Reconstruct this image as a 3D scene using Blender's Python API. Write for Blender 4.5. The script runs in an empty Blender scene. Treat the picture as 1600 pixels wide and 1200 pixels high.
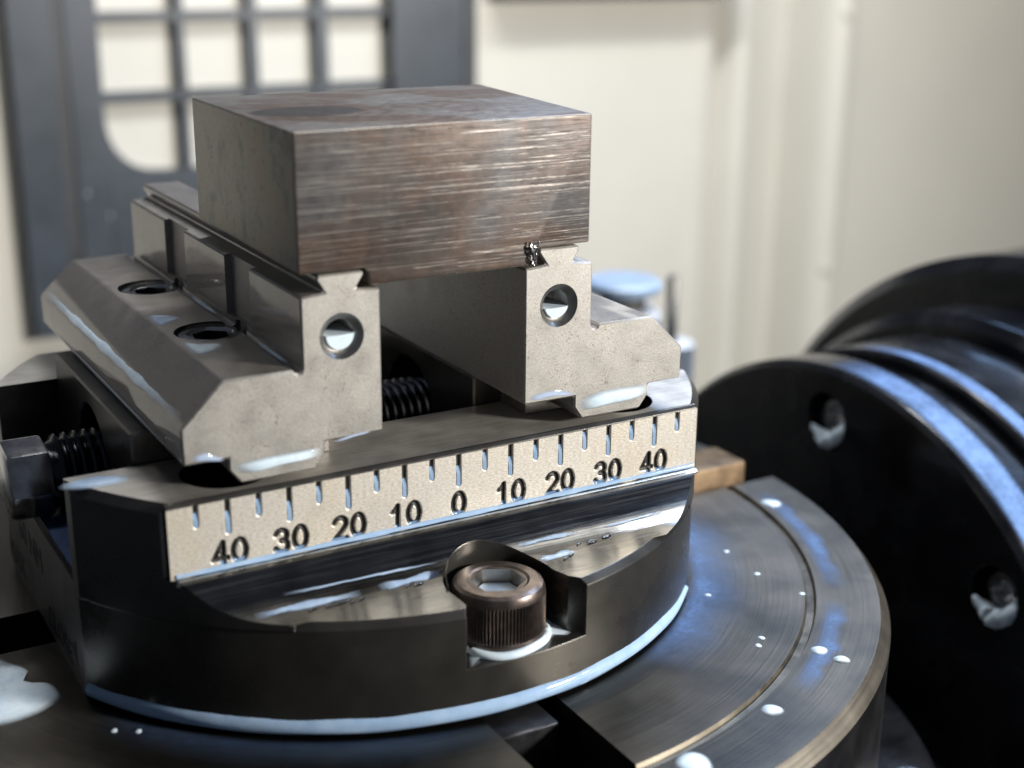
import bpy, bmesh, math, random
from mathutils import Vector, Matrix

random.seed(7)
# everything is modelled in millimetres and brought to metres at the end
MM = 0.001
scn = bpy.context.scene

# ------------------------------------------------------------------ camera
FPX = 2183.46
CAM = Vector((-101.795, -192.294, 82.302))
RIGHT = Vector((0.86538, -0.50105, 0.00729))
DOWN = Vector((-0.14739, -0.26841, -0.95196))
FWD = Vector((0.47894, 0.82274, -0.30612))
cd = bpy.data.cameras.new('camera')
cam = bpy.data.objects.new('camera', cd)
scn.collection.objects.link(cam)
cam.matrix_world = Matrix(((RIGHT.x, -DOWN.x, -FWD.x, CAM.x * MM), (RIGHT.y, -DOWN.y, -FWD.y, CAM.y * MM),
                           (RIGHT.z, -DOWN.z, -FWD.z, CAM.z * MM), (0, 0, 0, 1)))
cd.sensor_width = 36
cd.lens = FPX / 1600 * 36
cd.clip_start = 0.01
cd.clip_end = 20
cd.dof.use_dof = True
cd.dof.focus_distance = 0.243
cd.dof.aperture_fstop = 12.5
scn.camera = cam

# ------------------------------------------------------------------ world, lamps, exposure
w = bpy.data.worlds.new('World'); scn.world = w; w.use_nodes = True
bg = w.node_tree.nodes['Background']
bg.inputs[0].default_value = (0.62, 0.72, 0.95, 1)
bg.inputs[1].default_value = 0.08


def area_lamp(name, loc, target, sx, sy, power, col):
    l = bpy.data.lights.new(name, 'AREA')
    l.shape = 'RECTANGLE'; l.size = sx * MM; l.size_y = sy * MM
    l.energy = power; l.color = col
    o = bpy.data.objects.new(name, l); scn.collection.objects.link(o)
    o.location = Vector(loc) * MM
    d = (Vector(target) - Vector(loc)).normalized()
    o.rotation_euler = d.to_track_quat('-Z', 'Y').to_euler()
    return o


# daylight through the open machine door in front, lamp strip above on the right, added unseen fill for the back wall
area_lamp('door_light', (520, -560, 215), (0, 0, 0), 95, 75, 12.4, (1.0, 0.955, 0.89))
area_lamp('lamp_strip_right', (430, 150, 420), (20, 30, -20), 520, 70, 2.4, (0.36, 0.58, 1.0))
area_lamp('lamp_ceiling', (255, 165, 500), (255, 164.99, 0), 430, 44, 3.4, (0.97, 0.98, 1.0))
area_lamp('wall_fill', (260, 120, 560), (330, 500, -90), 700, 160, 2.3, (1.0, 0.97, 0.91))

scn.view_settings.view_transform = 'Standard'
scn.view_settings.look = 'None'
scn.view_settings.exposure = 0.0
scn.view_settings.gamma = 1.0
scn.view_settings.use_curve_mapping = False
scn.cycles.use_denoising = True
try:
    scn.cycles.denoiser = 'OPENIMAGEDENOISE'
except Exception:
    pass
scn.cycles.max_bounces = 8
scn.cycles.sample_clamp_indirect = 6
scn.cycles.blur_glossy = 0.3


# a pixel of the 1600 x 1200 photograph gives a direction; the plane it lies on gives the place
def ray(px, py):
    return RIGHT * ((px - 800) / FPX) + DOWN * ((py - 600) / FPX) + FWD
def on_x(px, py, x): d = ray(px, py); return CAM + d * ((x - CAM.x) / d.x)
def on_y(px, py, y): d = ray(px, py); return CAM + d * ((y - CAM.y) / d.y)
def on_z(px, py, z): d = ray(px, py); return CAM + d * ((z - CAM.z) / d.z)


# ------------------------------------------------------------------ materials
def new_mat(name):
    m = bpy.data.materials.new(name); m.use_nodes = True
    nt = m.node_tree
    return m, nt, nt.nodes['Principled BSDF']


def lk(nt, a, b): nt.links.new(a, b)


def coords(nt, scale=(1, 1, 1), rot=(0, 0, 0)):
    """object coordinates in millimetres"""
    t = nt.nodes.new('ShaderNodeTexCoord'); mp = nt.nodes.new('ShaderNodeMapping')
    mp.inputs['Scale'].default_value = [1000 * s for s in scale]
    mp.inputs['Rotation'].default_value = rot
    lk(nt, t.outputs['Object'], mp.inputs['Vector'])
    return mp.outputs['Vector']


def noise(nt, vec, scale, detail=4, rough=0.55, dist=0.0):
    n = nt.nodes.new('ShaderNodeTexNoise')
    n.inputs['Scale'].default_value = scale; n.inputs['Detail'].default_value = detail
    n.inputs['Roughness'].default_value = rough; n.inputs['Distortion'].default_value = dist
    lk(nt, vec, n.inputs['Vector'])
    return n.outputs['Fac']


def ramp(nt, fac, stops):
    r = nt.nodes.new('ShaderNodeValToRGB'); e = r.color_ramp.elements
    while len(e) < len(stops): e.new(0.5)
    for k, (p, c) in enumerate(stops):
        e[k].position = p
        e[k].color = (c, c, c, 1) if isinstance(c, (int, float)) else (*c, 1)
    lk(nt, fac, r.inputs['Fac'])
    return r.outputs['Color']


def mix(nt, fac, a, b, mode='MIX'):
    n = nt.nodes.new('ShaderNodeMix'); n.data_type = 'RGBA'; n.blend_type = mode
    for sock, v in ((n.inputs[0], fac), (n.inputs[6], a), (n.inputs[7], b)):
        if hasattr(v, 'is_output'): lk(nt, v, sock)
        elif isinstance(v, (int, float)): sock.default_value = v
        else: sock.default_value = (*v, 1)
    return n.outputs[2]


def math_n(nt, op, a, b=0.5, clamp=False):
    n = nt.nodes.new('ShaderNodeMath'); n.operation = op; n.use_clamp = clamp
    for sock, v in ((n.inputs[0], a), (n.inputs[1], b)):
        if hasattr(v, 'is_output'): lk(nt, v, sock)
        else: sock.default_value = v
    return n.outputs[0]


def bump(nt, bsdf, height, dist, strength=1.0, edge=0.0):
    b = nt.nodes.new('ShaderNodeBump')
    b.inputs['Distance'].default_value = dist * MM; b.inputs['Strength'].default_value = strength
    lk(nt, height, b.inputs['Height'])
    if edge:
        bv = nt.nodes.new('ShaderNodeBevel'); bv.samples = 4; bv.inputs['Radius'].default_value = edge * MM
        lk(nt, bv.outputs['Normal'], b.inputs['Normal'])
    lk(nt, b.outputs['Normal'], bsdf.inputs['Normal'])


def pset(b, **k):
    names = {'base': 'Base Color', 'metal': 'Metallic', 'rough': 'Roughness', 'aniso': 'Anisotropic', 'coat': 'Coat Weight',
             'coat_rough': 'Coat Roughness', 'ior': 'IOR', 'trans': 'Transmission Weight', 'spec': 'Specular IOR Level',
             'sss': 'Subsurface Weight', 'alpha': 'Alpha'}
    for n, v in k.items():
        s = b.inputs[names[n]]
        s.default_value = (*v, 1) if isinstance(v, tuple) else v


def mat_blasted(name='bead_blasted_steel', wet=False):
    m, nt, b = new_mat(name)
    v = coords(nt)
    fine = noise(nt, v, 3.6, 3, 0.7); mid = noise(nt, v, 0.22, 4, 0.6)
    base = ramp(nt, mid, [(0.3, (0.425, 0.41, 0.38)), (0.7, (0.465, 0.45, 0.42))])
    gr = ramp(nt, fine, [(0.3, 0.72), (0.7, 1.08)])
    base = mix(nt, 1.0, base, gr, 'MULTIPLY')
    sp = noise(nt, v, 2.4, 2, 0.6); cl = noise(nt, v, 0.16, 2)
    spots = math_n(nt, 'MULTIPLY', ramp(nt, sp, [(0.63, 0), (0.66, 1)]), ramp(nt, cl, [(0.45, 0.1), (0.6, 1)]))
    base = mix(nt, math_n(nt, 'MULTIPLY', spots, 0.75), base, (0.20, 0.14, 0.09))
    if wet: base = mix(nt, 1.0, base, (0.80, 0.76, 0.73), 'MULTIPLY')  # wet tone, deepened further to stand for the shade on these faces
    lk(nt, base, b.inputs['Base Color'])
    pset(b, metal=0.9)
    lk(nt, ramp(nt, mid, [(0.3, 0.46), (0.7, 0.6)]), b.inputs['Roughness'])
    bump(nt, b, fine, 0.05, 0.6, 0.0)
    if wet:
        pset(b, coat=0.9, coat_rough=0.06)
        b.inputs['Coat IOR'].default_value = 1.45
    return m


def mat_ground_steel(name='ground_steel', c0=(0.46, 0.44, 0.40), c1=(0.60, 0.57, 0.52), r0=0.40, r1=0.52):
    m, nt, b = new_mat(name)
    v1 = coords(nt, (0.10, 3.2, 1), (0, 0, 0.35)); v2 = coords(nt, (0.12, 2.6, 1), (0, 0, -0.5)); v = coords(nt)
    s1 = noise(nt, v1, 1.0, 4, 0.6); s2 = noise(nt, v2, 1.0, 4, 0.6)
    s = math_n(nt, 'MAXIMUM', s1, s2)
    blot = noise(nt, v, 0.12, 5, 0.6)
    base = mix(nt, ramp(nt, blot, [(0.35, 0), (0.65, 1)]), c0, c1)
    base = mix(nt, ramp(nt, s, [(0.5, 0.0), (0.75, 0.5)]), base, tuple(min(0.9, x * 1.7) for x in c1))
    lk(nt, base, b.inputs['Base Color']); pset(b, metal=0.82)
    lk(nt, ramp(nt, blot, [(0.3, r0), (0.7, r1)]), b.inputs['Roughness'])
    bump(nt, b, s, 0.03, 0.45)
    return m


def mat_black_oxide():
    m, nt, b = new_mat('black_oxide_steel')
    v = coords(nt); vz = coords(nt, (0.15, 0.15, 4))
    n1 = noise(nt, v, 0.10, 5, 0.6); n2 = noise(nt, vz, 1.0, 3)
    lk(nt, ramp(nt, n1, [(0.3, (0.085, 0.082, 0.075)), (0.7, (0.115, 0.11, 0.10))]), b.inputs['Base Color'])
    pset(b, metal=0.85)
    lk(nt, ramp(nt, n1, [(0.3, 0.24), (0.7, 0.36)]), b.inputs['Roughness'])
    bump(nt, b, n2, 0.006, 0.4, 0.35)
    return m


def mat_cut_steel():
    """milled, wet, mirror-like ledge under the scale"""
    m, nt, b = new_mat('milled_wet_steel')
    v = coords(nt, (0.05, 2.2, 2.2)); v0 = coords(nt)
    s = noise(nt, v, 1.0, 3, 0.6); blot = noise(nt, v0, 0.15, 4)
    lk(nt, ramp(nt, blot, [(0.3, (0.12, 0.121, 0.12)), (0.7, (0.22, 0.22, 0.215))]), b.inputs['Base Color'])
    pset(b, metal=1.0)
    lk(nt, ramp(nt, s, [(0.3, 0.12), (0.7, 0.28)]), b.inputs['Roughness'])
    bump(nt, b, s, 0.05, 0.6)
    return m


def mat_scale():
    m, nt, b = new_mat('bright_scale_steel')
    v = coords(nt, (1.6, 1, 4.2)); v0 = coords(nt)
    s = noise(nt, v, 1.0, 4, 0.7); blot = noise(nt, v0, 0.07, 4, 0.55); wet = noise(nt, coords(nt, (1, 1, 0.35)), 0.3, 3, 0.5, 0.8)
    base = ramp(nt, blot, [(0.3, (0.92, 0.83, 0.66)), (0.5, (0.92, 0.88, 0.80)), (0.7, (0.86, 0.84, 0.79))])
    base = mix(nt, ramp(nt, s, [(0.36, 0.0), (0.64, 0.85)]), base, (0.40, 0.36, 0.30))
    base = mix(nt, ramp(nt, wet, [(0.6, 0.0), (0.72, 0.25)]), base, (0.44, 0.40, 0.34))
    lk(nt, base, b.inputs['Base Color']); pset(b, metal=0.7)
    lk(nt, ramp(nt, s, [(0.2, 0.36), (0.8, 0.55)]), b.inputs['Roughness'])
    bump(nt, b, s, 0.07, 0.6)
    return m


def mat_side_steel():
    m, nt, b = new_mat('worn_side_steel')
    v = coords(nt)
    n1 = noise(nt, v, 0.16, 5, 0.6)
    lk(nt, ramp(nt, n1, [(0.3, (0.20, 0.19, 0.18)), (0.7, (0.36, 0.34, 0.32))]), b.inputs['Base Color'])
    pset(b, metal=0.9, rough=0.42)
    bump(nt, b, noise(nt, v, 3, 3), 0.02, 0.4)
    return m


def mat_stock_front():
    m, nt, b = new_mat('sawn_steel_face')
    v0 = coords(nt)
    blot = noise(nt, v0, 0.07, 4, 0.55, 0.6); blot2 = noise(nt, v0, 0.055, 3, 0.5, 0.3); mid = noise(nt, v0, 0.5, 5, 0.65)
    base = ramp(nt, blot, [(0.34, (0.055, 0.048, 0.044)), (0.5, (0.085, 0.056, 0.042)), (0.66, (0.095, 0.073, 0.06))])
    base = mix(nt, ramp(nt, blot2, [(0.5, 0.0), (0.66, 0.8)]), base, (0.08, 0.082, 0.087))
    base = mix(nt, 1.0, base, ramp(nt, mid, [(0.3, 0.7), (0.7, 1.2)]), 'MULTIPLY')
    # saw lines: several sets of thin, nearly parallel scratches
    lines = None; hsum = None
    for k, (sx, sz, tilt, lo, hi) in enumerate(((0.022, 2.0, -0.035, 0.60, 0.635), (0.035, 3.4, 0.02, 0.605, 0.645), (0.06, 4.8, -0.015, 0.60, 0.65), (0.03, 2.7, 0.06, 0.645, 0.68))):
        n = noise(nt, coords(nt, (sx, 1, sz), (0, tilt, 0)), 1.0, 2, 0.5)
        l = ramp(nt, n, [(lo, 0), (hi, 1)])
        lines = l if lines is None else math_n(nt, 'MAXIMUM', lines, l)
        hsum = n if hsum is None else math_n(nt, 'ADD', hsum, n)
    brk = ramp(nt, noise(nt, coords(nt, (0.3, 1, 0.9)), 1.0, 3), [(0.36, 0.35), (0.56, 1)])
    lines = math_n(nt, 'MULTIPLY', lines, brk)
    base = mix(nt, math_n(nt, 'MULTIPLY', lines, 0.7), base, (0.30, 0.275, 0.25))
    lk(nt, base, b.inputs['Base Color']); pset(b, metal=0.45)
    lk(nt, ramp(nt, lines, [(0, 0.5), (1, 0.42)]), b.inputs['Roughness'])
    bump(nt, b, math_n(nt, 'SUBTRACT', math_n(nt, 'MULTIPLY', mid, 0.6), math_n(nt, 'MULTIPLY', lines, 0.6)), 0.10, 0.7, 0.35)
    return m


def mat_stock_side():
    m, nt, b = new_mat('mill_scale_side')
    v0 = coords(nt)
    n1 = noise(nt, v0, 0.16, 6, 0.65, 0.4); n2 = noise(nt, v0, 0.9, 4, 0.65); vs = coords(nt, (1, 0.12, 1.2), (0.7, 0, 0))
    s = noise(nt, vs, 1.0, 3)
    base = ramp(nt, n1, [(0.3, (0.14, 0.132, 0.115)), (0.5, (0.27, 0.26, 0.22)), (0.66, (0.30, 0.24, 0.18))])
    base = mix(nt, ramp(nt, n2, [(0.58, 0), (0.7, 0.6)]), base, (0.045, 0.035, 0.028))
    base = mix(nt, ramp(nt, s, [(0.62, 0), (0.72, 0.35)]), base, (0.26, 0.25, 0.22))
    lk(nt, base, b.inputs['Base Color']); pset(b, metal=0.55, rough=0.42)
    bump(nt, b, math_n(nt, 'ADD', n2, n1), 0.10, 0.6, 0.35)
    return m


def mat_stock_top():
    m, nt, b = new_mat('wet_mill_scale_top')
    v0 = coords(nt); vs = coords(nt, (0.6, 1.0, 1), (0, 0, 0.3))
    n1 = noise(nt, vs, 0.075, 4, 0.55, 0.5); n2 = noise(nt, v0, 0.5, 5, 0.65); n3 = noise(nt, v0, 2.2, 3)
    # an oval patch where liquid has dried, and brown stains elsewhere
    c = on_z(480, 174, 54.65)
    sx = nt.nodes.new('ShaderNodeSeparateXYZ'); lk(nt, v0, sx.inputs[0])
    ex = math_n(nt, 'DIVIDE', math_n(nt, 'SUBTRACT', sx.outputs[0], c.x - 2.2), 12.0)
    ey = math_n(nt, 'DIVIDE', math_n(nt, 'SUBTRACT', sx.outputs[1], c.y - 25.9), 8.5)
    rr = math_n(nt, 'ADD', math_n(nt, 'ADD', math_n(nt, 'MULTIPLY', ex, ex), math_n(nt, 'MULTIPLY', ey, ey)), math_n(nt, 'MULTIPLY', n1, 0.5))
    oval = ramp(nt, rr, [(0.80, 1), (0.95, 0)])
    brown = ramp(nt, n1, [(0.44, 0), (0.56, 0.9)])
    base = mix(nt, n2, (0.15, 0.138, 0.125), (0.24, 0.222, 0.205))
    base = mix(nt, brown, base, mix(nt, n2, (0.09, 0.065, 0.05), (0.17, 0.12, 0.09)))
    base = mix(nt, math_n(nt, 'MULTIPLY', oval, 0.85), base, mix(nt, n3, (0.055, 0.052, 0.05), (0.09, 0.085, 0.08)))
    lk(nt, base, b.inputs['Base Color']); pset(b, metal=0.65)
    lk(nt, ramp(nt, n2, [(0.3, 0.36), (0.7, 0.5)]), b.inputs['Roughness'])
    bump(nt, b, math_n(nt, 'ADD', n2, n3), 0.06, 0.5, 0.35)
    return m


def mat_table():
    m, nt, b = new_mat('turned_table_steel')
    v0 = coords(nt)
    sx = nt.nodes.new('ShaderNodeSeparateXYZ'); lk(nt, v0, sx.inputs[0])
    rr = math_n(nt, 'SQRT', math_n(nt, 'ADD', math_n(nt, 'MULTIPLY', sx.outputs[0], sx.outputs[0]), math_n(nt, 'MULTIPLY', sx.outputs[1], sx.outputs[1])))
    ang = math_n(nt, 'ARCTAN2', sx.outputs[1], sx.outputs[0])
    cb = nt.nodes.new('ShaderNodeCombineXYZ')
    lk(nt, math_n(nt, 'MULTIPLY', rr, 2.6), cb.inputs[0]); lk(nt, math_n(nt, 'MULTIPLY', ang, 2.5), cb.inputs[1])
    s = noise(nt, cb.outputs[0], 1.0, 3, 0.6)
    blot = noise(nt, v0, 0.05, 5, 0.6)
    tb = ramp(nt, blot, [(0.3, (0.062, 0.058, 0.05)), (0.7, (0.105, 0.096, 0.083))])
    lk(nt, mix(nt, 1.0, tb, ramp(nt, s, [(0.3, 0.75), (0.7, 1.15)]), 'MULTIPLY'), b.inputs['Base Color'])
    pset(b, metal=1.0, aniso=0.6)
    lk(nt, ramp(nt, blot, [(0.3, 0.33), (0.7, 0.45)]), b.inputs['Roughness'])
    t = nt.nodes.new('ShaderNodeTangent'); t.direction_type = 'RADIAL'; t.axis = 'Z'
    lk(nt, t.outputs[0], b.inputs['Tangent'])
    bump(nt, b, s, 0.03, 0.5)
    return m


def mat_simple(name, col, metal=0.0, rough=0.4, n_amt=0.25, n_scale=0.2, bump_d=0.02, coat=0.0, edge=0.0, fine=2.0):
    m, nt, b = new_mat(name)
    v = coords(nt); n = noise(nt, v, n_scale, 5, 0.6)
    lo = tuple(c * (1 - n_amt) for c in col); hi = tuple(min(1, c * (1 + n_amt)) for c in col)
    lk(nt, ramp(nt, n, [(0.3, lo), (0.7, hi)]), b.inputs['Base Color'])
    pset(b, metal=metal, coat=coat, coat_rough=0.08)
    lk(nt, ramp(nt, n, [(0.3, rough * 0.85), (0.7, min(1, rough * 1.15))]), b.inputs['Roughness'])
    if bump_d: bump(nt, b, noise(nt, v, fine, 3), bump_d, 0.5, edge)
    return m


def mat_screw_head():
    m, nt, b = new_mat('rusty_brown_steel')
    v = coords(nt); n = noise(nt, v, 0.35, 5, 0.65); n2 = noise(nt, v, 1.4, 4)
    base = ramp(nt, n, [(0.3, (0.075, 0.068, 0.066)), (0.5, (0.145, 0.115, 0.10)), (0.7, (0.23, 0.20, 0.175))])
    base = mix(nt, ramp(nt, n2, [(0.6, 0), (0.7, 0.6)]), base, (0.06, 0.045, 0.04))
    lk(nt, base, b.inputs['Base Color']); pset(b, metal=0.85, rough=0.33)
    bump(nt, b, n2, 0.04, 0.5)
    return m


def mat_coolant(name='milky_coolant', c0=(0.56, 0.69, 0.80), c1=(0.70, 0.80, 0.87), soft=False, amount=1.0):
    m, nt, b = new_mat(name)
    v = coords(nt); n = noise(nt, v, 0.25, 3)
    lk(nt, ramp(nt, n, [(0.3, c0), (0.7, c1)]), b.inputs['Base Color'])
    pset(b, rough=0.08, ior=1.34)
    bump(nt, b, noise(nt, v, 0.6, 3), 0.08, 0.3)
    if soft:        # a drop thins out to clear liquid towards its rim
        at = nt.nodes.new('ShaderNodeAttribute'); at.attribute_name = 'fade'
        n2 = noise(nt, v, 0.9, 3)
        k = math_n(nt, 'MULTIPLY', at.outputs['Fac'], ramp(nt, n2, [(0.3, 0.9 * amount), (0.6, amount)]), True)
        lk(nt, k, b.inputs['Alpha'])
    return m


def mat_film():
    """thin streaky coolant film with blue sheen painted in, running out to nothing at its edge"""
    m, nt, b = new_mat('coolant_film_sheen')
    v = coords(nt); n = noise(nt, v, 0.12, 4, 0.6, 0.3); n2 = noise(nt, v, 0.8, 3, 0.6)
    pset(b, base=(0.13, 0.22, 0.42), rough=0.32, ior=1.34)
    at = nt.nodes.new('ShaderNodeAttribute'); at.attribute_name = 'fade'
    k = math_n(nt, 'MULTIPLY', ramp(nt, n, [(0.3, 0.55), (0.65, 1.0)]), ramp(nt, n2, [(0.3, 0.5), (0.7, 0.85)]))
    lk(nt, math_n(nt, 'MULTIPLY', k, at.outputs['Fac'], True), b.inputs['Alpha'])
    return m


def mat_wet_black():
    m, nt, b = new_mat('wet_black_paint')
    v = coords(nt); n = noise(nt, v, 0.06, 5, 0.6, 0.5); n2 = noise(nt, v, 0.5, 4)
    lk(nt, ramp(nt, n, [(0.35, (0.004, 0.0045, 0.006)), (0.7, (0.010, 0.011, 0.014))]), b.inputs['Base Color'])
    lk(nt, ramp(nt, n, [(0.35, 0.16), (0.65, 0.32)]), b.inputs['Roughness'])
    pset(b, spec=0.5)
    bump(nt, b, math_n(nt, 'ADD', n2, n), 0.12, 0.4, 0.8)
    return m


M = dict(
    jaw=mat_blasted(), jaw_wet_dim=mat_blasted('wet_dimmed_blasted_steel', True), ground=mat_ground_steel(), oxide=mat_black_oxide(), cut=mat_cut_steel(), scale=mat_scale(), side=mat_side_steel(),
    front=mat_stock_front(), stock_side=mat_stock_side(), stock_top=mat_stock_top(), table=mat_table(), screw=mat_screw_head(),
    coolant=mat_coolant(), thin=mat_coolant('thin_blue_coolant', (0.25, 0.38, 0.56), (0.35, 0.48, 0.66)),
    soft=mat_coolant('milky_coolant_drop', soft=True), thin_soft=mat_coolant('thin_blue_coolant_drop', (0.32, 0.44, 0.62), (0.44, 0.56, 0.72), soft=True, amount=0.95),
    groove_coolant=mat_coolant('groove_coolant', (0.19, 0.29, 0.44), (0.26, 0.37, 0.52)),
    numeral_coolant=mat_coolant('numeral_coolant', (0.12, 0.20, 0.33), (0.17, 0.26, 0.40)),
    smear=mat_coolant('coolant_smear', (0.40, 0.50, 0.68), (0.5, 0.60, 0.76), soft=True, amount=0.85), film=mat_film(), wet_black=mat_wet_black(),
    engrave=mat_simple('engraved_shade_steel', (0.018, 0.017, 0.016), 0.3, 0.5, 0.3, 0.6, 0.02),  # near-black colour stands for the shade inside the grooves
    dark=mat_simple('dark_bore_steel', (0.035, 0.033, 0.03), 0.7, 0.4, 0.3, 0.3),
    thread=mat_simple('oily_thread_steel', (0.04, 0.042, 0.05), 1.0, 0.25, 0.3, 0.3, 0.01),
    bolt=mat_simple('dark_bolt_steel', (0.55, 0.55, 0.55), 1.0, 0.22, 0.3, 0.3, 0.01),
    bore=mat_simple('bright_bore_steel', (0.42, 0.40, 0.37), 1.0, 0.35, 0.2, 0.4, 0.01),
    clear=None,
    carriage=mat_simple('oily_carriage_steel', (0.15, 0.143, 0.13), 0.95, 0.32, 0.25, 0.15, 0.02),
    brass=mat_simple('brass', (0.15, 0.105, 0.065), 0.9, 0.5, 0.4, 0.25, 0.06, edge=0.5),
    nut=mat_simple('black_nut_steel', (0.045, 0.045, 0.05), 0.8, 0.33, 0.3, 0.3, 0.03, edge=0.4),
    rim=mat_simple('dark_table_side', (0.06, 0.06, 0.065), 0.9, 0.33, 0.3, 0.1, 0.02),
    groove=mat_simple('rusty_groove_steel', (0.13, 0.115, 0.09), 0.9, 0.4, 0.35, 0.2, 0.02),
    cream=mat_simple('cream_enamel', (0.55, 0.53, 0.465), 0.0, 0.42, 0.03, 0.01, 0.0),
    frame=mat_simple('grey_blue_enamel', (0.035, 0.045, 0.056), 0.0, 0.38, 0.2, 0.03, 0.0),
    frame_dark=mat_simple('dark_rubber_seal', (0.03, 0.033, 0.036), 0.0, 0.45, 0.2, 0.05, 0.0),
    white=mat_simple('white_plastic', (0.72, 0.74, 0.76), 0.0, 0.35, 0.05, 0.1, 0.0),
    pale_blue=mat_simple('pale_blue_cap', (0.25, 0.34, 0.47), 0.0, 0.4, 0.08, 0.1, 0.0),
    grey_post=mat_simple('grey_post_steel', (0.16, 0.16, 0.15), 0.6, 0.4, 0.2, 0.1, 0.0),
    letter=mat_simple('engraved_letter', (0.05, 0.05, 0.055), 0.6, 0.35, 0.2, 0.5, 0.0),
    glass=None,
)

def mat_clear():
    m, nt, b = new_mat('clear_liquid')
    n = noise(nt, coords(nt), 0.5, 2)
    lk(nt, ramp(nt, n, [(0.3, (0.8, 0.86, 0.92)), (0.7, (0.9, 0.93, 0.96))]), b.inputs['Base Color'])
    pset(b, rough=0.03, ior=1.34, trans=1.0)
    return m


M['clear'] = mat_clear()

# ------------------------------------------------------------------ mesh tools (all in millimetres)
COL = scn.collection
ALL = []
PARENT = {}     # parents are set at the end, so that the boolean cuts see plain world positions


def obj_from_bm(name, bm, mats, parent=None, smooth=None):
    bmesh.ops.recalc_face_normals(bm, faces=bm.faces)
    me = bpy.data.meshes.new(name); bm.to_mesh(me); bm.free()
    o = bpy.data.objects.new(name, me); COL.objects.link(o)
    for m in (mats if isinstance(mats, (list, tuple)) else [mats]): me.materials.append(m)
    if smooth is not None: shade(o, smooth)
    if parent is not None: PARENT[o.name] = parent
    ALL.append(o)
    return o


def shade(o, ang=35):
    me = o.data
    for p in me.polygons: p.use_smooth = True
    me.update()
    bm = bmesh.new(); bm.from_mesh(me)
    c = math.radians(ang)
    for e in bm.edges:
        if len(e.link_faces) == 2: e.smooth = e.calc_face_angle(0) < c
    bm.to_mesh(me); bm.free()


def prism(poly, axis, a0, a1, bm=None):
    """extrude a 2-D outline; axis y: outline is (x,z), axis x: (y,z), axis z: (x,y)"""
    bm = bm or bmesh.new()
    f = {'y': lambda p, a: (p[0], a, p[1]), 'x': lambda p, a: (a, p[0], p[1]), 'z': lambda p, a: (p[0], p[1], a)}[axis]
    v0 = [bm.verts.new(f(p, a0)) for p in poly]; v1 = [bm.verts.new(f(p, a1)) for p in poly]
    n = len(poly)
    for i in range(n): bm.faces.new((v0[i], v0[(i + 1) % n], v1[(i + 1) % n], v1[i]))
    bm.faces.new(v0[::-1]); bm.faces.new(v1)
    return bm


def box(x0, x1, y0, y1, z0, z1, bm=None):
    return prism([(x0, y0), (x1, y0), (x1, y1), (x0, y1)], 'z', z0, z1, bm)


def lathe(prof, c, axis='z', seg=96, bm=None, a0=0.0, a1=2 * math.pi):
    """prof: list of (radius, height along axis); closed by end caps when radius > 0"""
    bm = bm or bmesh.new()
    full = abs(a1 - a0 - 2 * math.pi) < 1e-6
    def P(r, h, t):
        u, v = r * math.cos(t), r * math.sin(t)
        return {'z': (c[0] + u, c[1] + v, c[2] + h), 'x': (c[0] + h, c[1] + u, c[2] + v), 'y': (c[0] + u, c[1] + h, c[2] + v)}[axis]
    rings = []
    for r, h in prof:
        if r <= 1e-9: rings.append([bm.verts.new(P(0, h, 0))] * seg)
        else: rings.append([bm.verts.new(P(r, h, a0 + (a1 - a0) * k / seg)) for k in range(seg)])
    for A, B in zip(rings, rings[1:]):
        for k in range(seg):
            q = [A[k], A[(k + 1) % seg], B[(k + 1) % seg], B[k]]
            u = []
            for v in q:
                if v not in u: u.append(v)
            if len(u) > 2: bm.faces.new(u)
    for R_ in (rings[0], rings[-1]):
        if R_[0] is not R_[1]: bm.faces.new(R_)
    return bm


def tmp(bm, mat=None):
    bmesh.ops.recalc_face_normals(bm, faces=bm.faces)
    me = bpy.data.meshes.new('t'); bm.to_mesh(me); bm.free()
    if mat: me.materials.append(mat)
    o = bpy.data.objects.new('t', me); COL.objects.link(o)
    return o


def bake(o):
    dg = bpy.context.evaluated_depsgraph_get(); dg.update()
    me = bpy.data.meshes.new_from_object(o.evaluated_get(dg))
    o.modifiers.clear(); old = o.data; o.data = me
    return o


def cut(o, cutters):
    """boolean difference with each (bmesh, material) cutter"""
    cs = []
    for c in cutters:
        bm, mt = c if isinstance(c, tuple) else (c, None)
        t = tmp(bm, mt); cs.append(t)
        md = o.modifiers.new('b', 'BOOLEAN'); md.operation = 'DIFFERENCE'; md.solver = 'EXACT'; md.object = t
        md.material_mode = 'TRANSFER'
    bake(o)
    for t in cs:
        me = t.data; bpy.data.objects.remove(t); bpy.data.meshes.remove(me)
    return o


def bevel(o, wdt, seg=2, ang=30):
    md = o.modifiers.new('v', 'BEVEL'); md.width = wdt; md.segments = seg; md.limit_method = 'ANGLE'
    md.angle_limit = math.radians(ang); md.use_clamp_overlap = True; md.miter_outer = 'MITER_SHARP'
    return bake(o)


def slot_of(o, m):
    me = o.data
    for i, x in enumerate(me.materials):
        if x == m: return i
    me.materials.append(m); return len(me.materials) - 1


def paint(o, rule):
    """give faces another material by where they lie: rule(centre, normal) -> material or None"""
    for p in o.data.polygons:
        m = rule(p.center, p.normal)
        if m is not None: p.material_index = slot_of(o, m)


def tag(o, label, cat, group=None, kind=None):
    if label: o['label'] = label
    if cat: o['category'] = cat
    if group: o['group'] = group
    if kind: o['kind'] = kind
    return o


def thing(name, loc, label, cat, group=None):
    o = bpy.data.objects.new(name, None); COL.objects.link(o)
    o.empty_display_size = 0.01
    o.location = loc; ALL.append(o)
    return tag(o, label, cat, group)


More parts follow.
